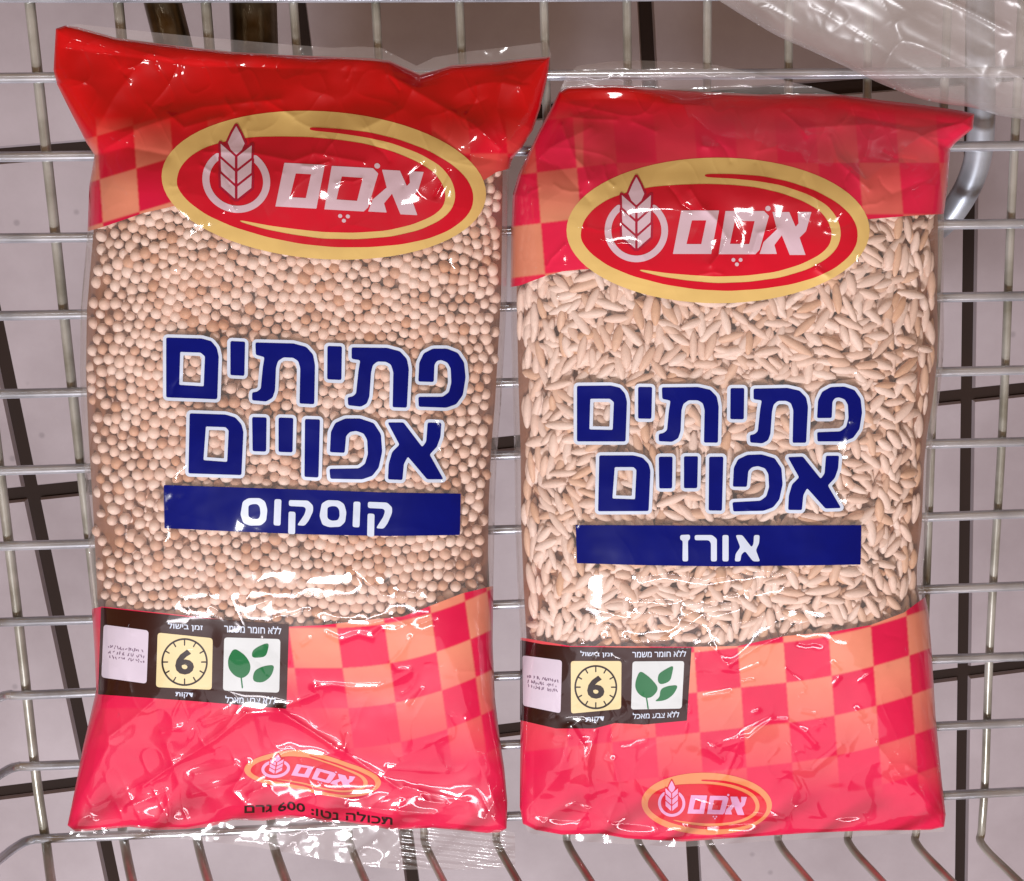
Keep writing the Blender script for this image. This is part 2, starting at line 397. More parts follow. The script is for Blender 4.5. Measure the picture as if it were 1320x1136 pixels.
LG_TXT = [
 ([(497,256),(650,256),(618,432),(463,432)], [(540,296),(598,296),(578,392),(518,392)]),
 ([(676,258),(832,258),(852,278),(814,415),(797,433),(648,433)], [(714,298),(794,299),(772,392),(694,391)]),
 ([(866,262),(934,262),(960,322),(972,308),(968,262),(1024,262),(1002,340),(976,366),(1000,436),(936,436),(904,356),(874,396),(884,432),(814,432),(830,384),(884,332)], None)]
LG_DOTS = [(848, 248, 11), (708, 456, 8), (737, 456, 8), (722, 474, 8)]
def leaf_pair(dx, y): 
    return [(315 - 60 * dx, y - 4), (315 - 4 * dx, y + 46), (315 - 4 * dx, y + 97), (315 - 58 * dx, y + 49)]

# ------------------------------------------------------------------ a sealed pillow bag
class Bag:
    def __init__(s, outline, Tk, creases, seed, box, ncrease):
        s.out = np.asarray(outline, float); s.x0, s.y0, s.x1, s.y1 = box; s.st = 1.25
        s.xs = np.arange(s.x0, s.x1, s.st); s.ys = np.arange(s.y0, s.y1, s.st)
        X, Y = np.meshgrid(s.xs, s.ys); s.X, s.Y = X, Y
        s.f = sdf(s.out, X, Y)
        d = np.maximum(-s.f, 0)
        ty, tv = np.array(Tk).T
        T = np.interp(Y, ty, tv) * 1e-3
        for _ in range(1):
            k = np.ones(41) / 41; T = np.apply_along_axis(lambda q: np.convolve(np.pad(q, 20, 'edge'), k, 'valid'), 0, T)
        R = np.clip(T * 1e3 * 4.2, 14, 165)
        q = np.clip(d / R, 0, 1); cross = np.sqrt(np.maximum(1 - (1 - q) ** 2.2, 0))
        s.ze = .29 * T + .0008
        H = s.ze + (T - s.ze) * cross
        s.low = s.ze * (1 - np.clip(d / (R * .5), 0, 1) ** .8) + .0004
        fade = np.clip(d / 18, 0, 1)
        amp = np.interp(Y, ty, tv) / 38
        r = np.random.default_rng(seed)
        thin = np.clip(1.15 - amp, .12, 1)
        Wn = (.0007 + .0007 * thin) * lattice(X, Y, 150, seed) + (.00035 + .0009 * thin) * lattice(X + 31, Y * 1.2, 70, seed + 1) + (.00010 + .00035 * thin) * lattice(X * .8, Y * 1.1 + 9, 34, seed + 2)
        Wn += .00006 * lattice(X, Y, 16, seed + 3)
        # crumple: ridged noise, stronger where the bag is loose
        a = lattice(X * .6 + Y * .35, Y * .9 - X * .2, 48, seed + 4); b = lattice(X * .9 - Y * .4, Y * .6 + X * .3, 27, seed + 5)
        Wn += thin * (.00036 * (1 - np.abs(a)) ** 4 + .00016 * (1 - np.abs(b)) ** 5)
        for P, am, wd in creases:
            P = np.asarray(P, float); lo, hi = P.min(0) - 8 * wd, P.max(0) + 8 * wd
            i0, i1 = np.searchsorted(s.xs, [lo[0], hi[0]]); j0, j1 = np.searchsorted(s.ys, [lo[1], hi[1]])
            if i1 <= i0 or j1 <= j0: continue
            D = poly_dist(P, X[j0:j1, i0:i1], Y[j0:j1, i0:i1])
            Wn[j0:j1, i0:i1] += 1.5 * am * 1e-3 * np.exp(-(np.sqrt(D * D + 1.2) - 1.1) / (1.35 * wd))
        for _ in range(ncrease):
            y = r.choice([r.uniform(s.y0 + 40, s.y0 + 230), r.uniform(s.y1 - 340, s.y1 - 30), r.uniform(s.y0, s.y1)], p=[.4, .45, .15]); x = r.uniform(s.x0 + 30, s.x1 - 30)
            an = r.uniform(0, math.pi); L = r.uniform(8, 45); P = [(x, y)]
            for _k in range(3):
                an += r.uniform(-.5, .5); P.append((P[-1][0] + L / 3 * math.cos(an), P[-1][1] + L / 3 * math.sin(an)))
            P = np.array(P); wd = r.uniform(2.0, 3.6); am = r.uniform(.08, .36) * r.choice([1, 1, -1])
            lo, hi = P.min(0) - 6 * wd, P.max(0) + 6 * wd
            i0, i1 = np.searchsorted(s.xs, [lo[0], hi[0]]); j0, j1 = np.searchsorted(s.ys, [lo[1], hi[1]])
            if i1 <= i0 or j1 <= j0: continue
            D = poly_dist(P, X[j0:j1, i0:i1], Y[j0:j1, i0:i1]); Wn[j0:j1, i0:i1] += am * 1e-3 * np.exp(-(np.sqrt(D * D + .8) - .9) / (1.1 * wd))
        s.H = H + Wn * fade
        s.low = np.minimum(s.low, s.H - .0002)
        P = un(X, Y, s.H); gu = np.gradient(P, axis=1); gv = np.gradient(P, axis=0)
        n = -np.cross(gu, gv); s.N = n / np.linalg.norm(n, axis=2)[..., None]
    def samp(s, F, px, py):
        gx = np.clip((px - s.x0) / s.st, 0, len(s.xs) - 1.001); gy = np.clip((py - s.y0) / s.st, 0, len(s.ys) - 1.001)
        i = gx.astype(int); j = gy.astype(int); u = gx - i; v = gy - j
        if F.ndim == 3: u, v = u[:, None], v[:, None]
        return (F[j, i] * (1 - u) + F[j, i + 1] * u) * (1 - v) + (F[j + 1, i] * (1 - u) + F[j + 1, i + 1] * u) * v
    def drape(s, px, py, tris, m, off, colf=None):
        h = s.samp(s.H, px, py); n = s.samp(s.N, px, py); n /= np.linalg.norm(n, axis=1)[:, None]
        V = un(px, py, h); V[:, 2] += off
        c = colf(px, py) if colf else None
        # face up
        a, b, c_ = V[tris[0, 0]], V[tris[0, 1]], V[tris[0, 2]]
        if np.cross(b - a, c_ - a)[2] < 0: tris = tris[:, ::-1]
        return (V - s.base, tris, m, n, c)
    def shape(s, fn, bb, m, off, st=1.25, colf=None):
        """fn(X,Y) negative inside; bb = pixel box"""
        if st == s.st:
            i0, i1 = max(0, int((bb[0] - s.x0) / st)), min(len(s.xs), int((bb[2] - s.x0) / st) + 2)
            j0, j1 = max(0, int((bb[1] - s.y0) / st)), min(len(s.ys), int((bb[3] - s.y0) / st) + 2)
            xs, ys = s.xs[i0:i1], s.ys[j0:j1]
        else: xs, ys = np.arange(bb[0], bb[2] + st, st), np.arange(bb[1], bb[3] + st, st)
        X, Y = np.meshgrid(xs, ys); f = fn(X, Y)
        if not (f < 0).any(): return None
        px, py, t = iso(f, xs, ys)
        return s.drape(px, py, t, m, off, colf)
    def poly(s, P, m, off, hole=None, st=1.25, grow=0, rnd=0):
        P = np.asarray(P, float)
        if rnd: P = round_poly(P, rnd)
        Hh = None
        if hole is not None: Hh = round_poly(hole, rnd) if rnd else np.asarray(hole, float)
        def fn(X, Y):
            f = sdf(P, X, Y)
            if Hh is not None: f = np.maximum(f, -sdf(Hh, X, Y))
            return f - grow
        lo, hi = P.min(0) - 3 - max(grow, 0), P.max(0) + 3 + max(grow, 0)
        return s.shape(fn, (*lo, *hi), m, off, st)
    def stroke(s, P, wd, m, off, st=.75):
        P = np.asarray(P, float); lo, hi = P.min(0) - wd - 2, P.max(0) + wd + 2
        return s.shape(lambda X, Y: poly_dist(P, X, Y) - wd, (*lo, *hi), m, off, st)
    def text(s, body, xf, m, off, bold=.02):
        """small lettering: font outlines laid on the film; xf maps unit (0..1 across, 0..1 up) -> pixels"""
        c = bpy.data.curves.new('lettering', 'FONT'); c.body = body; c.offset = bold; c.resolution_u = 3
        o = bpy.data.objects.new('lettering', c); COL.objects.link(o)
        dg = bpy.context.evaluated_depsgraph_get(); ev = o.evaluated_get(dg); me = ev.to_mesh()
        me.calc_loop_triangles()
        v = np.array([q.co[:2] for q in me.vertices]); t = np.array([q.vertices[:] for q in me.loop_triangles])
        ev.to_mesh_clear(); bpy.data.objects.remove(o); bpy.data.curves.remove(c)
        lo, hi = v.min(0), v.max(0); uv = (v - lo) / (hi - lo)
        px, py = xf(uv[:, 0], uv[:, 1])
        return s.drape(px, py, t, m, off)

def bil(q):
    """box corners (tl, tr, br, bl) -> map of (u right, v up) to pixels"""
    q = np.asarray(q, float)
    def f(u, v):
        u, v = u[:, None], v[:, None]
        p = (q[0] * (1 - u) + q[1] * u) * v + (q[3] * (1 - u) + q[2] * u) * (1 - v)
        return p[:, 0], p[:, 1]
    return f

def build_logo(bag, name, xf, root, small, sq):
    """xf maps logo units to pixels (array Nx2); sq = pixels per logo unit"""
    st = .7 if small else 1.25; e = 2e-5
    gold, red, txt = (M_GOLD_HAZE, M_RED, M_PALE_HAZE) if small else (M_GOLD, M_LOGORED, M_PINKW)
    redc = (lambda px, py: np.tile(np.array(lin(216, 30, 66)[:3]), (len(px), 1))) if small else None
    P = bag.poly(xf(LG_OUT), gold, 4 * e, st=st)
    lo, hi = xf(LG_RED).min(0) - 3, xf(LG_RED).max(0) + 3
    LR = xf(round_poly(LG_RED, 30, 3))
    R = bag.shape(lambda X, Y: sdf(LR, X, Y), (*lo, *hi), red if not small else M_LOGORED, 8 * e, st)
    lo_ = make_mesh(name, [P, R], root)
    em = []
    t = np.radians(np.linspace(-52, 232, 50)); ring = np.stack([315 + 115 * np.cos(t), 337 + 115 * np.sin(t)], 1)
    em.append(bag.stroke(xf(ring), 13.5 * sq, txt, 12 * e, st=.6))
    k = [(315,118),(332,150),(348,188),(336,216),(315,236),(294,216),(282,188),(298,150)]
    parts = [k] + [leaf_pair(d, y) for y in (195, 255, 315) for d in (1, -1)]
    PP = [xf(A(*p)) for p in parts]
    allp = np.concatenate(PP); lo, hi = allp.min(0) - 6, allp.max(0) + 6
    def back(X, Y): return np.minimum.reduce([sdf(p, X, Y) for p in PP]) - 8 * sq
    em.append(bag.shape(back, (*lo, *hi), M_DEEP if not small else M_LOGORED, 14 * e, .6))
    for p in PP: em.append(bag.poly(p, txt, 17 * e, st=.6, grow=-1.0 * sq))
    make_mesh('wheat_emblem', [q for q in em if q], lo_)
    tx = []
    for o_, h_ in LG_TXT: tx.append(bag.poly(xf(A(*o_)), txt, 12 * e, None if h_ is None else xf(A(*h_)), st=.6))
    for x, y, r in LG_DOTS: tx.append(bag.poly(xf(ellipse(x, y, r, r, 14)), txt, 12 * e, st=.6))
    make_mesh('brand_lettering', [q for q in tx if q], lo_)
    return lo_

def build_title(bag, root, m2p, banner, banner_txt, sc_):
    e = 2e-5
    sh = [(m2p(round_poly(o, 7, 3)), None if h is None else m2p(round_poly(h, 5, 3))) for o, h in G1 + G2]
    def allf(X, Y):
        F = np.full(X.shape, 1e9)
        for o, h in sh:
            lo, hi = o.min(0) - 9, o.max(0) + 9
            k = (X[0] >= lo[0]) & (X[0] <= hi[0]); kk = (Y[:, 0] >= lo[1]) & (Y[:, 0] <= hi[1])
            ii = np.where(k)[0]; jj = np.where(kk)[0]
            if len(ii) == 0 or len(jj) == 0: continue
            sl = np.s_[jj[0]:jj[-1] + 1, ii[0]:ii[-1] + 1]
            f = sdf(o, X[sl], Y[sl])
            if h is not None: f = np.maximum(f, -sdf(h, X[sl], Y[sl]))
            F[sl] = np.minimum(F[sl], f)
        return F
    al = np.concatenate([o for o, _ in sh]); lo, hi = al.min(0) - 9, al.max(0) + 9
    white = bag.shape(lambda X, Y: allf(X, Y) - 4.3, (*lo, *hi), M_WHITE, 4 * e, 1.0)
    blue = bag.shape(allf, (*lo, *hi), M_NAVY, 8 * e, 1.0)
    t = make_mesh('title_lettering', [white, blue], root)
    b = bag.poly(banner, M_NAVY, 4 * e)
    bo = make_mesh('variety_banner', [b], root)
    L = [bag.poly(sc_(round_poly(o, 8, 3)), M_WHITE, 8 * e, None if h is None else sc_(round_poly(h, 8, 3)), st=.8) for o, h in banner_txt]
    make_mesh('variety_lettering', L, bo)

def build_panel(bag, root, Z, pan, bw, bc, bl, clock, leaves, stem, words, sx):
    e = 2e-5; zp = lambda P: Z(np.asarray(P, float))
    po = make_mesh('info_panel', [bag.poly(zp(round_poly(pan, 3)), M_BROWN, 4 * e)], root)
    for body, q in words: make_mesh('panel_lettering', [bag.text(body, bil(zp(q)), M_WHITE, 8 * e, .015)], po)
    q = np.asarray(bw, float); P = [bag.poly(zp(round_poly(bw, 20)), M_BOX, 8 * e, st=.8)]
    B = bil(q); 
    def sub(u0, u1, v0, v1):
        c = np.array([[u0, v1], [u1, v1], [u1, v0], [u0, v0]]); x, y = B(c[:, 0], c[:, 1]); return np.stack([x, y], 1)
    for row in (.60, .50, .41):        # three rows of print too small to read
        u = .10 + rng.uniform(0, .05)
        while u < .90:
            wl = rng.uniform(.02, .05); h = .032
            for k in range(2):
                a = (u + rng.uniform(0, wl), row + rng.uniform(-h, h)); b = (u + rng.uniform(0, wl), row + rng.uniform(-h, h))
                x, y = B(np.array([a[0], b[0]]), np.array([a[1], b[1]])); q2 = zp(np.stack([x, y], 1))
                if np.hypot(*(q2[1] - q2[0])) > 1: P.append(bag.stroke(q2, .55, M_GREY, 11 * e, .6))
            u += wl + .012 + (.03 if rng.random() < .2 else 0)
    P = [q for q in P if q]
    make_mesh('text_box', P, po)
    P = [bag.poly(zp(round_poly(bc, 20)), M_CREAM, 8 * e, st=.8)]
    cx, cy, r = clock
    P.append(bag.stroke(zp(ellipse(cx, cy, r, r * 1.03, 60)[list(range(60)) + [0]]), 1.15, M_BLACK, 11 * e, .6))
    for k in range(12):
        a = math.pi / 6 * k; l = .80 if k % 3 else .76
        if k % 3 == 0 or k in (1, 4, 5, 7, 8, 11, 2, 10):
            P.append(bag.stroke(zp([(cx + r * l * math.cos(a), cy + r * l * math.sin(a)), (cx + r * math.cos(a), cy + r * math.sin(a))]), .85, M_BLACK, 11 * e, .6))
    wd = r * .42
    P.append(bag.text('6', bil(zp([(cx - wd, cy - r * .56), (cx + wd, cy - r * .56), (cx + wd, cy + r * .56), (cx - wd, cy + r * .56)])), M_BLACK, 12 * e, .035))
    make_mesh('cooking_time_box', P, po)
    P = [bag.poly(zp(round_poly(bl, 20)), M_PALE, 8 * e, st=.8)]
    for l in leaves: P.append(bag.poly(zp(round_poly(l, 30, 4)), M_GREEN, 11 * e, st=.7))
    P.append(bag.stroke(zp(stem), .9, M_GREEN, 11 * e, .6))
    make_mesh('leaf_box', P, po)

ICO = {}
def ico(sub):
    if sub not in ICO:
        bm = bmesh.new(); bmesh.ops.create_icosphere(bm, subdivisions=sub, radius=1)
        bm.verts.ensure_lookup_table()
        ICO[sub] = (np.array([v.co[:] for v in bm.verts]), np.array([[v.index for v in f.verts] for f in bm.faces])); bm.free()
    return ICO[sub]

def grains(bag, pos, dep, scl, rot, sub, shape):
    """pos Nx2 px, dep N metres below the film, scl Nx3 metres, rot N (in-plane angle, tilt)"""
    B, F = ico(sub); B = shape(B); V = []; nv = len(B)
    h = bag.samp(bag.H, pos[:, 0], pos[:, 1]); n = bag.samp(bag.N, pos[:, 0], pos[:, 1]); n /= np.linalg.norm(n, axis=1)[:, None]
    C = un(pos[:, 0], pos[:, 1], h) - n * dep[:, None]
    ca, sa = np.cos(rot[:, 0]), np.sin(rot[:, 0])
    ex = np.stack([ca, sa, np.zeros_like(ca)], 1); n = n * np.array([.8, .8, 1]); n /= np.linalg.norm(n, axis=1)[:, None]
    ex -= (ex * n).sum(1)[:, None] * n; ex /= np.linalg.norm(ex, axis=1)[:, None]
    ex = ex * np.cos(rot[:, 1])[:, None] + n * np.sin(rot[:, 1])[:, None]; 
    ey = np.cross(n, ex); ey /= np.linalg.norm(ey, axis=1)[:, None]; ez = np.cross(ex, ey)
    L = B[None] * scl[:, None, :]
    V = C[:, None] + L[..., 0:1] * ex[:, None] + L[..., 1:2] * ey[:, None] + L[..., 2:3] * ez[:, None]
    FF = F[None] + (np.arange(len(pos)) * nv)[:, None, None]
    return V.reshape(-1, 3) - bag.base, FF.reshape(-1, 3)

def relax(P, d, it, f, inset):
    for _ in range(it):
        D = P[:, None] - P[None]; r = np.hypot(D[..., 0], D[..., 1]) + np.eye(len(P)) * 1e6
        k = np.clip(d - r, 0, None) / r * .32
        P = P + (D * k[..., None]).sum(1)
    return P

# ================================================================== LEFT BAG (toasted pearls)
OUT_L = [(72,37),(84,33),(100,35),(150,49),(220,58),(300,67),(370,71),(430,73),(477,75),(502,78),(522,87),(541,95),(560,91),(582,84),(640,80),(680,75),(709,73),
 (706,98),(696,140),(687,167),(672,192),(660,205),(656,222),(655,300),(654,380),(650,450),(646,520),(641,580),(638,650),(637,715),(636,756),(635,830),(638,900),(644,950),(650,990),(654,1034),(653,1068),
 (644,1073),(627,1074),(590,1070),(557,1067),(524,1069),(500,1069),(460,1062),(440,1059),(418,1060),(396,1055),(375,1054),(340,1058),(300,1057),(270,1066),(240,1069),(200,1070),(167,1066),(127,1070),(97,1072),(87,1064),
 (92,1040),(100,1000),(107,963),(116,925),(124,890),(122,840),(118,780),(115,715),(111,640),(106,560),(103,480),(104,400),(109,340),(113,294),(115,240),(122,200),(112,185),(94,150),(74,110),(69,90)]
T_L = [(30,5),(70,6),(110,9),(150,15),(190,23),(240,31),(330,37),(450,39),(620,39),(740,37),(820,31),(890,22),(960,13.5),(1020,7.5),(1075,4.5)]
z6 = lambda P: A(*P) / 4.4 + (360, 740)
z7 = lambda P: A(*P) / 2.989 + (0, 756)
z8 = lambda P: A(*P) / 2.989 + (440, 756)
z1 = lambda P: A(*P) / 2.989
CR_L = [
 (z6([(255,270),(360,280),(500,290),(640,250),(720,290),(660,320),(580,310),(530,360),(450,340),(350,375),(270,340)]), .42, 4),
 (z6([(200,640),(300,630),(430,645),(560,640),(650,610),(740,560)]), .5, 4.5), (z6([(740,370),(690,450),(640,500),(670,540),(740,540)]), .35, 3.5),
 (z6([(430,-20),(590,125)]), .35, 3.5), (z6([(0,790),(150,870),(300,968)]), .4, 4), (z6([(750,745),(810,660)]), .4, 4),
 (z6([(0,760),(120,715),(210,680),(200,650)]), .4, 3.5),
 (z7([(550,770),(680,680),(830,590),(950,490),(1080,480)]), .5, 4.5), (z7([(1080,480),(1200,560),(1315,640)]), .5, 4.5), (z8([(0,630),(100,700),(230,785)]), .45, 4),
 (z7([(780,520),(860,495),(950,490)]), .3, 4), (z7([(420,580),(510,510),(590,440)]), .3, 3.5), (z7([(620,560),(700,545)]), .25, 3),
 (z7([(740,800),(860,770),(940,745)]), .35, 4), (z7([(750,725),(900,690)]), .25, 3.5), (z7([(490,850),(640,790),(660,900)]), .25, 3.5), (z7([(960,800),(1030,770)]), .3, 3),
 (z8([(180,700),(400,715)]), .22, 3), (z8([(240,770),(400,810),(480,830)]), .25, 3.5), (z8([(300,825),(400,835)]), .3, 4), (z8([(210,860),(230,830)]), .3, 4),
 (z1([(650,440),(710,490),(850,450)]), .3, 3.5), (z1([(790,585),(980,590),(1130,620),(1210,590),(1400,625)]), .3, 3.5), (z1([(870,390),(900,430)]), .25, 3), (z1([(1030,390),(1130,450)]), .25, 3),
 (A((122,200),(180,165),(260,138),(360,128)), .7, 9), (A((112,188),(150,120),(190,70)), .5, 11), (A((122,200),(165,190),(215,200)), -.6, 8), (A((660,205),(610,160),(540,120),(500,95)), .7, 9),
 (A((662,205),(640,140),(650,90)), .5, 10), (A((658,210),(600,200),(560,170)), -.5, 8), (A((540,97),(520,140),(470,165)), .5, 8), (A((80,62),(250,85),(420,90)), -.35, 6), (A((300,75),(330,140),(310,170)), .3, 6),
 (A((87,1060),(140,960),(130,900)), .6, 9), (A((650,1060),(615,980),(600,930)), .6, 9), (A((200,1066),(230,1010),(215,960)), .4, 6), (A((440,1056),(450,1040),(560,1050)), .4, 5), (A((330,1052),(300,1020),(320,985)), .4, 6)]
L = Bag(OUT_L, T_L, CR_L, 11, (55, 20, 725, 1085), 70)
L.base = un(380, 560, 0.0); L.base[2] = 0
RL = thing('pasta_bag', 'left red-topped clear bag of round toasted pasta pearls on the cart floor', 'pasta bag', tuple(L.base), 'sealed pasta bags in the cart')
e = 2e-5

RED = np.array(lin(206, 6, 20)[:3]); RED_HAZE = np.array(lin(218, 24, 76)[:3]); ORG = np.array(lin(229, 150, 120)[:3])  # second red is the same ink with reflected haze painted in
def checker(px, py, cols, lean, y0, rowf, pitch, par):
    q = px - lean * (py - y0); c = np.searchsorted(np.array(cols), q); r = np.floor((py - rowf(px)) / pitch).astype(int)
    return ((c + r + par) % 2 == 0)
def soft(fn):
    # average over a small disc so that the printed squares have clean edges
    return lambda px, py: sum(fn(px + dx, py + dy) for dx in (-.9, -.3, .3, .9) for dy in (-.9, -.3, .3, .9)) / 16
def mixc(a, b, t): return a * (1 - t[:, None]) + b * t[:, None]
def col_L(px, py):
    base = mixc(np.tile(RED, (len(px), 1)), np.tile(RED_HAZE, (len(px), 1)), np.clip((py - 150) / 150, 0, 1))  # pinker downwards: sheen from above put into the ink colour
    def rf(x):
        dx = np.clip(x - 564, -133, 200); return 840 - .32 * dx - .0012 * dx * dx
    k = checker(px, py, [192, 254, 316, 378, 440, 502, 564, 610, 640, 668], .14, 850, rf, 52, 1)
    fa = np.where(py > 600, np.clip((985 - py) / 150, 0, 1) * np.clip((px - 250 - np.clip(py - 850, 0, 60) * 2.2) / 140, .12, 1) * .85, 0)
    kt = checker(px, py, list(130 + 48 * np.arange(-3, 13)), .07, 250, lambda x: 231 - .3 * (x - 130) * (x < 240) - 33 * (x >= 240), 57, 0)
    ft = np.where(py < 600, np.clip((py - 150) / 90, 0, 1) * np.where(px < 300, .9, .35), 0)
    t = np.where(py > 600, k * fa, kt * ft)
    return mixc(base, np.tile(ORG, (len(px), 1)), t)
BT_ = [(100,302),(135,292),(184,275),(215,268),(240,262),(300,288),(560,288),(612,240),(640,222),(670,214)]
TOPZ = A((40,0),(740,0),(740,214), *BT_[::-1], (40,310))
LOWZ = A((90,792),(131,782),(371,808),(417,806),(465,800),(519,795),(555,781),(596,765),(633,756),(700,745),(700,1120),(40,1120),(40,800))
f_top = sdf(TOPZ, L.X, L.Y); f_low = sdf(LOWZ, L.X, L.Y); fz = np.minimum(f_top, f_low)
def grid_piece(bag, f, m, off, colf=None):
    px, py, t = iso(f, bag.xs, bag.ys); return bag.drape(px, py, t, m, off, colf)
make_mesh('printed_header', [grid_piece(L, np.maximum(L.f, f_top), M_RED, 0, soft(col_L))], RL)
make_mesh('printed_footer', [grid_piece(L, np.maximum(L.f, f_low), M_RED, 0, soft(col_L))], RL)
make_mesh('clear_window', [grid_piece(L, np.maximum(L.f, -fz), M_FILM, 0)], RL)
def back_sheet(bag, root, fprint):
    xs = bag.xs[::3]; ys = bag.ys[::3]; f = bag.f[::3, ::3]; g = fprint[::3, ::3]; pc = []
    for q, m in ((np.maximum(f, g), M_BACK), (np.maximum(f, -g), M_FILM)):
        px, py, t = iso(q, xs, ys); h = bag.samp(bag.low, px, py); V = un(px, py, h)
        a, b, c = V[t[0]]
        if np.cross(b - a, c - a)[2] > 0: t = t[:, ::-1]
        pc.append((V - bag.base, t, m, None, None))
    make_mesh('back_film', pc, root)
back_sheet(L, RL, fz)

zL2 = lambda P: np.asarray(P, float) / 3.0 + (200, 130)
def logoL(P):   # logo units -> left bag pixels, with the bag's slight turn
    P = np.asarray(P, float); u = (P[:, 0] - 32) / 1228; v = (P[:, 1] - 42) / 590
    x = 25 + u * 1255; y = 35 + v * 572 + .055 * (x - 620) * 1.0 + 4
    return np.stack([x, y], 1) / 3.0 + (200, 130)
build_logo(L, 'brand_logo', logoL, RL, False, .34)
def logoLs(P):
    P = np.asarray(P, float); u = (P[:, 0] - 32) / 1228; v = (P[:, 1] - 337) / 590
    x = 315 + u * 176; yc = np.interp(x, [315, 345, 372, 395, 420, 445, 470, 491], [991, 991, 990.5, 993, 1000, 1006, 1009, 1010])
    return np.stack([x - 8 * v, yc + v * 51], 1)
build_logo(L, 'small_logo', logoLs, RL, True, .143)
tL = lambda P: np.asarray(P, float) / 3.1429 + (200, 420)
bn = tL([(35,645),(330,655),(640,665),(940,676),(1238,680),(1235,848),(940,852),(640,846),(330,834),(38,820)])
build_title(L, RL, tL, bn, BT_L, tL)
z4 = lambda P: np.asarray(P, float) / 4.5517 + (110, 760)
build_panel(L, RL, z4, [(92,105),(640,165),(1195,205),(1180,700),(640,655),(75,615)],
  [(108,205),(372,240),(360,552),(95,515)], [(425,252),(748,285),(742,588),(415,572)], [(815,280),(1145,290),(1138,605),(808,592)], (583, 425, 131),
  [[(872,340),(940,385),(972,440),(965,490),(925,522),(880,510),(840,465),(836,405)], [(1082,308),(1062,395),(978,402),(978,360),(1020,330)], [(1114,440),(1092,510),(1040,548),(980,538),(990,475),(1045,448)]],
  [(915,515),(922,575)],
  [('לושיב ןמז', [(485,190),(690,205),(690,248),(485,238)]), ('רמשמ רמוח אלל', [(815,200),(1150,218),(1150,262),(815,250)]), ('תוקד', [(530,600),(632,606),(632,640),(530,634)]), ('לכאמ עבצ אלל', [(822,622),(1118,628),(1118,672),(822,664)])], 4.55)
zw = lambda P: np.asarray(P, float) / 3.3 + (300, 960)
def weight_xf(u, v):
    x = 50 + u * 630; yc = np.interp(x, [50, 200, 240, 300, 370, 420, 520, 600, 680], [272, 266, 258, 268, 288, 300, 304, 316, 322])
    y = yc - (v - .5) * 40
    return x / 3.3 + 300, y / 3.3 + 960
make_mesh('weight_lettering', [L.text('םרג 600 :וטנ הלוכת', weight_xf, M_BLACK, 8 * e, .02)], RL)

# clear heat-sealed strips
def strip(bag, P, m, root, name, zf, ribs=None, st=2.0, seed=3):
    P = np.asarray(P, float); lo, hi = P.min(0) - 3, P.max(0) + 3
    xs, ys = np.arange(lo[0], hi[0], st), np.arange(lo[1], hi[1], st); X, Y = np.meshgrid(xs, ys)
    px, py, t = iso(sdf(P, X, Y), xs, ys)
    def hf(x, y):
        z = zf(x, y) + .0010 * lattice(x, y, 40, seed) + .0002 * lattice(x, y, 18, seed + 1) + .00006 * lattice(x, y, 7, seed + 2)
        if ribs: z = z + ribs(x, y)
        return z
    V = un(px, py, hf(px, py))
    a, b, c = V[t[0]]
    if np.cross(b - a, c - a)[2] < 0: t = t[:, ::-1]
    return make_mesh(name, [(V - bag.base, t, m, None, None)], root)
strip(L, [(84,34),(100,31),(180,40),(250,47),(340,55),(430,62),(465,60),(492,62),(515,74),(537,85),(560,74),(600,67),(660,60),(706,54),(711,74),(640,82),(582,86),(541,97),(502,80),(430,75),(300,69),(150,51)],
      M_SEAL, RL, 'top_seal', lambda x, y: .0055 + .0012 * np.clip((y - 50) / 40, 0, 1))
def ribs_L(x, y): return np.where(x > 515, .00045 * np.sin((y - .12 * (x - 520)) * 2 * math.pi / 8.5), 0) + np.where((x > 500) & (y > 1112), .0006, 0)
strip(L, [(97,1069),(167,1064),(240,1067),(300,1055),(375,1051),(418,1057),(460,1060),(524,1067),(590,1068),(650,1070),(664,1074),(664,1118),(600,1121),(510,1121),(440,1112),(330,1092),(240,1082),(150,1080),(84,1078)],
      M_SEAL, RL, 'bottom_seal', lambda x, y: .0042 - .0016 * np.clip((y - 1060) / 60, 0, 1), ribs_L, 1.25)

# the pearls
def fill_pearls():
    x0, y0, x1, y1 = 100, 205, 660, 845; pieces = []
    for layer, (dm, n, dz) in enumerate(((14.5, 2500, .0), (14.3, 2500, .0031))):
        P = np.column_stack([rng.uniform(x0, x1, n), rng.uniform(y0, y1, n)])
        n_t = int((x1 - x0 + 40) * (y1 - y0 + 40) / (dm * dm * .88)); P = np.column_stack([rng.uniform(x0 - 20, x1 + 20, n_t), rng.uniform(y0 - 20, y1 + 20, n_t)])
        P = relax(P, dm * 1.06, 40, None, 0)
        f = L.samp(L.f, P[:, 0], P[:, 1]); P = P[(f < -2.5) & (P[:, 1] > y0) & (P[:, 1] < y1)]
        r = rng.normal(.00203, .0002, len(P)).clip(.0015, .0025)
        S = r[:, None] * rng.uniform(.88, 1.08, (len(P), 3))
        D = r + .00045 + dz + rng.uniform(0, .0007, len(P))
        V, F = grains(L, P, D, S, rng.uniform(0, 6.28, (len(P), 2)) * (1, .2), 2, lambda B: B)
        pieces.append((V, F, M_PEARL, None, None))
    px, py, t = iso(np.maximum(L.f + 8, sdf(A((60, y0), (700, y0), (700, y1), (60, y1)), L.X, L.Y))[::4, ::4], L.xs[::4], L.ys[::4])
    h = L.samp(L.H, px, py) - .0062; V = un(px, py, h) - L.base
    pieces.append((V, t, M_GAP_SHADE, None, None))
    o = make_mesh('pasta_pearls', pieces, RL); o['kind'] = 'stuff'
fill_pearls()

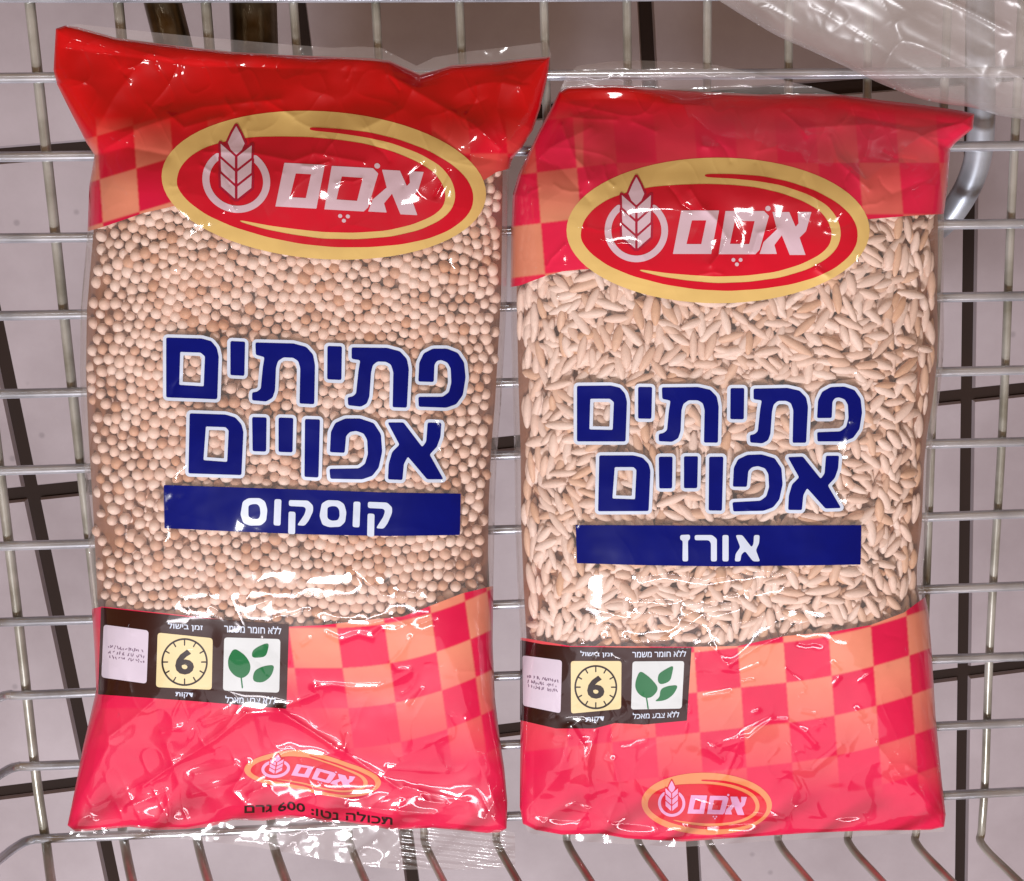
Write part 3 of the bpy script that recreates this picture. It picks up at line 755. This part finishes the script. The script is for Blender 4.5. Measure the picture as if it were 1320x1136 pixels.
# ================================================================== RIGHT BAG (rice-shaped grains)
OUT_R = [(721,118),(733,112),(760,110),(800,110),(880,117),(940,120),(980,122),(1040,121),(1081,122),(1134,129),(1180,134),(1214,139),(1240,143),(1256,147),(1254,166),(1232,184),(1225,192),(1222,234),(1217,274),(1217,334),(1216,380),(1217,440),(1215,474),(1210,520),(1203,560),(1199,600),(1196,680),(1190,730),(1190,756),(1197,790),(1201,840),(1206,923),(1210,965),(1214,1007),(1219,1050),(1217,1066),(1200,1070),
 (1114,1071),(1040,1074),(980,1078),(880,1085),(808,1081),(774,1075),(724,1076),(690,1070),(674,1062),(670,1040),(671,937),(671,826),(667,756),(664,680),(663,580),(660,480),(658,380),(659,301),(661,251),(668,225),(680,200),(694,170),(708,144)]
T_R = [(100,5),(140,9),(190,20),(250,31),(330,37),(450,39),(640,39),(760,37),(830,32),(900,24),(970,16),(1030,9),(1085,4.5)]
zb = lambda P: A(*P) / 4.4 + (750, 720)
z9 = lambda P: A(*P) / 2.989 + (880, 756)
z3 = lambda P: A(*P) / 2.989 + (880, 0)
zt = lambda P: A(*P) / 4.125 + (680, 60)
CR_R = [
 (zb([(330,105),(480,80),(600,100),(700,120),(850,95),(1030,65),(1170,90),(1100,140),(940,180)]), .5, 4.5), (zb([(280,230),(700,230),(880,195)]), .3, 3.5), (zb([(590,265),(780,240),(880,265),(700,310),(500,460),(370,480),(250,455)]), .42, 4),
 (zb([(330,310),(420,310),(510,330)]), .7, 7), (zb([(715,345),(760,385),(940,355),(1120,300)]), .4, 4), (zb([(735,500),(810,590)]), .35, 3.5), (zb([(830,610),(1000,500),(1170,425)]), .42, 4), (zb([(800,630),(900,640),(1000,600)]), .3, 3.5),
 (zb([(130,455),(110,530),(75,575)]), .35, 3.5), (z8([(890,545),(935,620),(950,740),(955,800)]), .55, 5), (z8([(975,560),(950,690)]), .4, 4), (z8([(870,850),(900,835),(950,860)]), .3, 3), (z8([(820,575),(880,582)]), .3, 3),
 (z8([(870,540),(930,515),(980,530)]), .35, 4),
 (z9([(250,590),(340,515),(400,515),(470,560),(510,605)]), .4, 4), (z9([(610,615),(500,710),(415,710),(450,770)]), .42, 4), (z9([(100,630),(150,665)]), .35, 3.5), (z9([(165,730),(220,600),(150,625)]), .38, 3.5), (z9([(785,710),(800,685),(860,685),(930,735)]), .42, 4.5), (z9([(820,730),(900,725)]), .3, 3),
 (z9([(80,425),(180,410)]), .3, 3.5), (z9([(270,490),(290,480)]), .25, 3), (z9([(460,480),(510,490)]), .25, 3), (z9([(670,480),(690,500)]), .3, 3), (z9([(580,300),(600,320)]), .3, 3), (z9([(580,380),(600,355)]), .3, 3),
 (z3([(570,530),(600,620),(720,730)]), .42, 4.5), (z3([(610,610),(700,690)]), .25, 3), (z3([(30,730),(75,800)]), .25, 3), (z3([(90,810),(130,850),(170,920),(150,970),(110,1020)]), .65, 6), (z3([(270,970),(290,900),(360,880)]), .6, 5.5), (z3([(515,1035),(560,1065)]), .4, 4),
 (zt([(345,232),(560,236),(790,245)]), .45, 3.2), (zt([(230,375),(330,385),(470,390)]), .28, 3.2), (zt([(560,400),(680,450)]), .28, 3.5), (zt([(185,420),(205,480),(250,590),(300,640),(320,710)]), .6, 5.5), (zt([(935,530),(960,535)]), .4, 4),
 (A((1225,200),(1180,170),(1120,160),(1040,165)), .7, 9), (A((1225,195),(1200,230),(1150,250)), -.6, 9), (A((1250,155),(1180,165),(1100,150)), -.5, 8), (A((668,228),(710,190),(760,165)), .5, 8), (A((680,200),(720,215),(760,260)), -.4, 8),
 (A((672,1050),(720,1000),(735,940)), .5, 8), (A((1212,1050),(1160,1000),(1130,960)), .5, 8), (A((880,1078),(900,1040),(1010,1055)), .4, 6), (A((780,1070),(800,1020),(790,980)), .4, 6)]
R = Bag(OUT_R, T_R, CR_R, 29, (645, 95, 1270, 1100), 70)
R.base = un(940, 600, 0.0); R.base[2] = 0
RR = thing('pasta_bag', 'right red-topped clear bag of rice-shaped toasted pasta on the cart floor', 'pasta bag', tuple(R.base), 'sealed pasta bags in the cart')
def col_R(px, py):
    base = mixc(np.tile(RED, (len(px), 1)), np.where((py < 500)[:, None], np.array(lin(232, 36, 80)[:3]), RED_HAZE), np.clip((py - 125) / 50, 0, 1))  # lighter header red stands in for light it lacks; footer keeps painted haze
    def rf(x):
        dx = x - 1014; return 880 - .11 * dx - .0007 * np.where(dx > 0, dx, 0) ** 2
    k = checker(px, py, [670, 727, 784, 841, 898, 955, 1014, 1073, 1128, 1175, 1206], .07, 885, rf, 52, 1)
    fa = np.where(py > 600, np.clip((1025 - py) / 170, 0, 1) * np.clip((px - 700) / 200, .3, 1) * .85, 0)
    kt = checker(px, py, list(697 + 52 * np.arange(-2, 12)), .08, 285, lambda x: 288 - .12 * (x - 697) * (x < 800) - 12 * (x >= 800), 66, 0)
    ft = np.where(py < 600, np.clip((py - 140) / 140, 0, 1) * np.where(px < 752, .95, np.clip((px - 1050) / 80, .22, .5)), 0)
    t = np.where(py > 600, k * fa, kt * ft)
    return mixc(base, np.tile(ORG, (len(px), 1)), t)
TOPR = A((600,0),(1320,0),(1320,272),(1216,276),(1165,279),(1115,283),(1060,340),(780,345),(725,350),(703,356),(671,368),(600,380))
LOWR = A((600,822),(672,822),(735,833),(890,834),(951,833),(1012,820),(1070,815),(1122,806),(1165,790),(1192,770),(1260,758),(1260,1130),(600,1130))
f_topR = sdf(TOPR, R.X, R.Y); f_lowR = sdf(LOWR, R.X, R.Y); fzR = np.minimum(f_topR, f_lowR)
make_mesh('printed_header', [grid_piece(R, np.maximum(R.f, f_topR), M_RED, 0, soft(col_R))], RR)
make_mesh('printed_footer', [grid_piece(R, np.maximum(R.f, f_lowR), M_RED, 0, soft(col_R))], RR)
make_mesh('clear_window', [grid_piece(R, np.maximum(R.f, -fzR), M_FILM, 0)], RR)
back_sheet(R, RR, fzR)
zR2 = lambda P: np.asarray(P, float) / 3.1429 + (720, 190)
build_logo(R, 'brand_logo', zR2, RR, False, .318)
def logoRs(P):
    P = np.asarray(P, float); return np.stack([827 + (P[:, 0] - 32) / 1228 * 168, 996 + (P[:, 1] - 42) / 590 * 80 + .02 * (P[:, 0] - 600) * .14], 1)
build_logo(R, 'small_logo', logoRs, RR, True, .136)
def tR(P):
    P = np.asarray(P, float); x = P[:, 0]; y = 58 + (P[:, 1] - .037 * (x - 45) - 48) * .975
    return np.stack([x, y], 1) / 3.3 + (730, 480)
zbr = lambda P: np.asarray(P, float) / 3.3 + (730, 480)
build_title(R, RR, tR, zbr([(40,650),(650,652),(1255,650),(1252,818),(1000,822),(650,826),(300,820),(45,812)]), BT_R, zbr)
z5 = lambda P: np.asarray(P, float) / 5.28 + (660, 810)
build_panel(R, RR, z5, [(56,80),(200,108),(380,126),(800,132),(1222,132),(1190,628),(900,655),(700,645),(560,682),(300,682),(54,625)],
  [(70,183),(340,218),(330,578),(74,525)], [(400,222),(745,222),(742,548),(402,580)], [(820,225),(1172,222),(1155,545),(810,552)], (570, 400, 140),
  [[(870,285),(940,335),(992,395),(988,430),(950,470),(905,475),(858,445),(836,400),(842,350)], [(1102,248),(1078,360),(1012,384),(990,360),(995,310),(1040,280)], [(1134,384),(1100,450),(1045,490),(965,498),(1005,470),(1008,415),(1055,392)]],
  [(915,470),(926,545)],
  [('לושיב ןמז', [(465,152),(685,160),(685,200),(465,198)]), ('רמשמ רמוח אלל', [(818,150),(1185,148),(1185,192),(818,198)]), ('תוקד', [(500,605),(626,598),(626,640),(500,648)]), ('לכאמ עבצ אלל', [(822,575),(1138,562),(1138,604),(822,616)])], 5.28)
strip(R, [(722,116),(731,96),(745,85),(790,79),(825,78),(880,80),(923,84),(955,91),(990,99),(1047,112),(1085,123),(1040,125),(940,123),(880,120),(800,113),(735,114)],
      M_SEAL, RR, 'top_seal', lambda x, y: .006 + .0015 * np.sin((y - 80) / 8.0), None, 1.25, 8)
strip(R, [(676,1060),(724,1073),(774,1073),(808,1078),(880,1082),(980,1075),(1114,1068),(1214,1064),(1218,1072),(1114,1078),(980,1085),(880,1092),(800,1088),(720,1083),(680,1073)],
      M_SEAL, RR, 'bottom_seal', lambda x, y: .003, None, 1.5, 9)

def fill_rice():
    x0, y0, x1, y1 = 655, 262, 1225, 865; pieces = []
    def shp(B):
        B = B.copy(); t = np.abs(B[:, 0]); k = 1 - .12 * t ** 2; B[:, 1] *= k; B[:, 2] *= k; return B
    for layer, (dz, natt) in enumerate(((0, 11000), (.0006, 10000), (.0012, 9000), (.0020, 8000), (.0030, 6000))):
        C = np.zeros((0, 2)); G = []
        for _ in range(natt):
            p = np.array([rng.uniform(x0, x1), rng.uniform(y0, y1)])
            fe = R.samp(R.f, p[:1], p[1:])[0]
            if fe > -4: continue
            a = 2.6 * lattice(p[:1], p[1:], 120, 90 + layer)[0] + rng.normal(0, .75)
            if fe > -17 and 300 < p[1] < 800: a = math.pi / 2 + rng.normal(0, .2)
            d = np.array([math.cos(a), -math.sin(a)])
            l = rng.normal(35, 5)
            c = p + d * np.array([[-.36], [-.18], [0], [.18], [.36]]) * l
            if len(C):
                m_ = C[np.abs(C - p).max(1) < 50]; q = np.abs(m_[:, None] - c[None])
                if (np.hypot(q[..., 0], q[..., 1]) < 7.6).any(): continue
            C = np.concatenate([C, c]); G.append((*p, a, l))
        G = np.array(G); f = L_f = R.samp(R.f, G[:, 0], G[:, 1]); G = G[f < -4]
        n = len(G); hl = G[:, 3] / 2 * PXM; wd = rng.normal(.00156, .00016, n).clip(.0012, .002)
        S = np.stack([hl, wd, wd * .9], 1)
        tl = rng.normal(0, .12, n)
        D = wd * .9 + .0005 + dz + rng.uniform(0, .0006, n) + np.abs(np.sin(tl)) * hl * .8
        V, F = grains(R, G[:, :2], D, S, np.stack([G[:, 2], tl], 1), 3 if layer == 0 else 2, shp)
        pieces.append((V, F, M_RICE, None, None))
    px, py, t = iso(np.maximum(R.f + 8, sdf(A((600, y0), (1300, y0), (1300, y1), (600, y1)), R.X, R.Y))[::4, ::4], R.xs[::4], R.ys[::4])
    V = un(px, py, R.samp(R.H, px, py) - .0068) - R.base
    pieces.append((V, t, M_GAP_SHADE, None, None))
    o = make_mesh('rice_shaped_pasta', pieces, RR); o['kind'] = 'stuff'
fill_rice()

# ================================================================== crumpled clear carrier bag, top right
def plastic():
    P = A((905,-15),(925,0),(960,22),(1000,46),(1050,68),(1090,86),(1130,106),(1180,126),(1215,134),(1252,138),(1290,150),(1335,156),(1420,150),(1470,90),(1480,-60),(1400,-150),(1150,-170),(960,-120))
    P = round_poly(P, 12, 3)
    st = 2.5; xs, ys = np.arange(890, 1500, st), np.arange(-190, 175, st); X, Y = np.meshgrid(xs, ys); f = sdf(P, X, Y)
    px, py, t = iso(f, xs, ys); d = np.maximum(-sdf(P, px, py), 0)
    q = np.clip(d / 140, 0, 1); dome = np.sqrt(1 - (1 - q) ** 2)
    fade = np.clip(d / 16, 0, 1)
    wr = .006 * lattice(px, py, 120, 51) + .0018 * (1 - np.abs(lattice(px * .7 + py * .4, py - px * .3, 60, 52))) ** 4 + .0007 * (1 - np.abs(lattice(px - .5 * py, py * .7 + .4 * px, 33, 53))) ** 4 + .00012 * lattice(px, py, 14, 54)
    edge = .0105 + .004 * np.clip((px - 950) / 300, 0, 1)
    wr = wr * .25 + .0016 * (1 - np.abs(lattice(px * .3 + py * .2, (py - px * .5), 42, 61))) ** 3 + .0004 * (1 - np.abs(lattice((px + py) * .25, (py - px * .6), 17, 62))) ** 3
    top = edge + .02 * dome + wr * fade
    low = edge - (edge - .0022) * np.clip(d / 40, 0, 1) + .0
    base = un(1250, 20, 0.0); base[2] = .002
    m = film_mat('hazy_carrier_film', .18, (.92, .90, .89), .30, 1.4)
    root = thing('plastic_bag', 'crumpled translucent plastic bag lying in the top right corner of the cart', 'plastic bag', tuple(base))
    V = un(px, py, top); a, b, c = V[t[0]]
    if np.cross(b - a, c - a)[2] < 0: t = t[:, ::-1]
    make_mesh('upper_sheet', [(V - base, t, m, None, None)], root)
    make_mesh('lower_sheet', [(un(px, py, low) - base, t[:, ::-1], m, None, None)], root)
plastic()
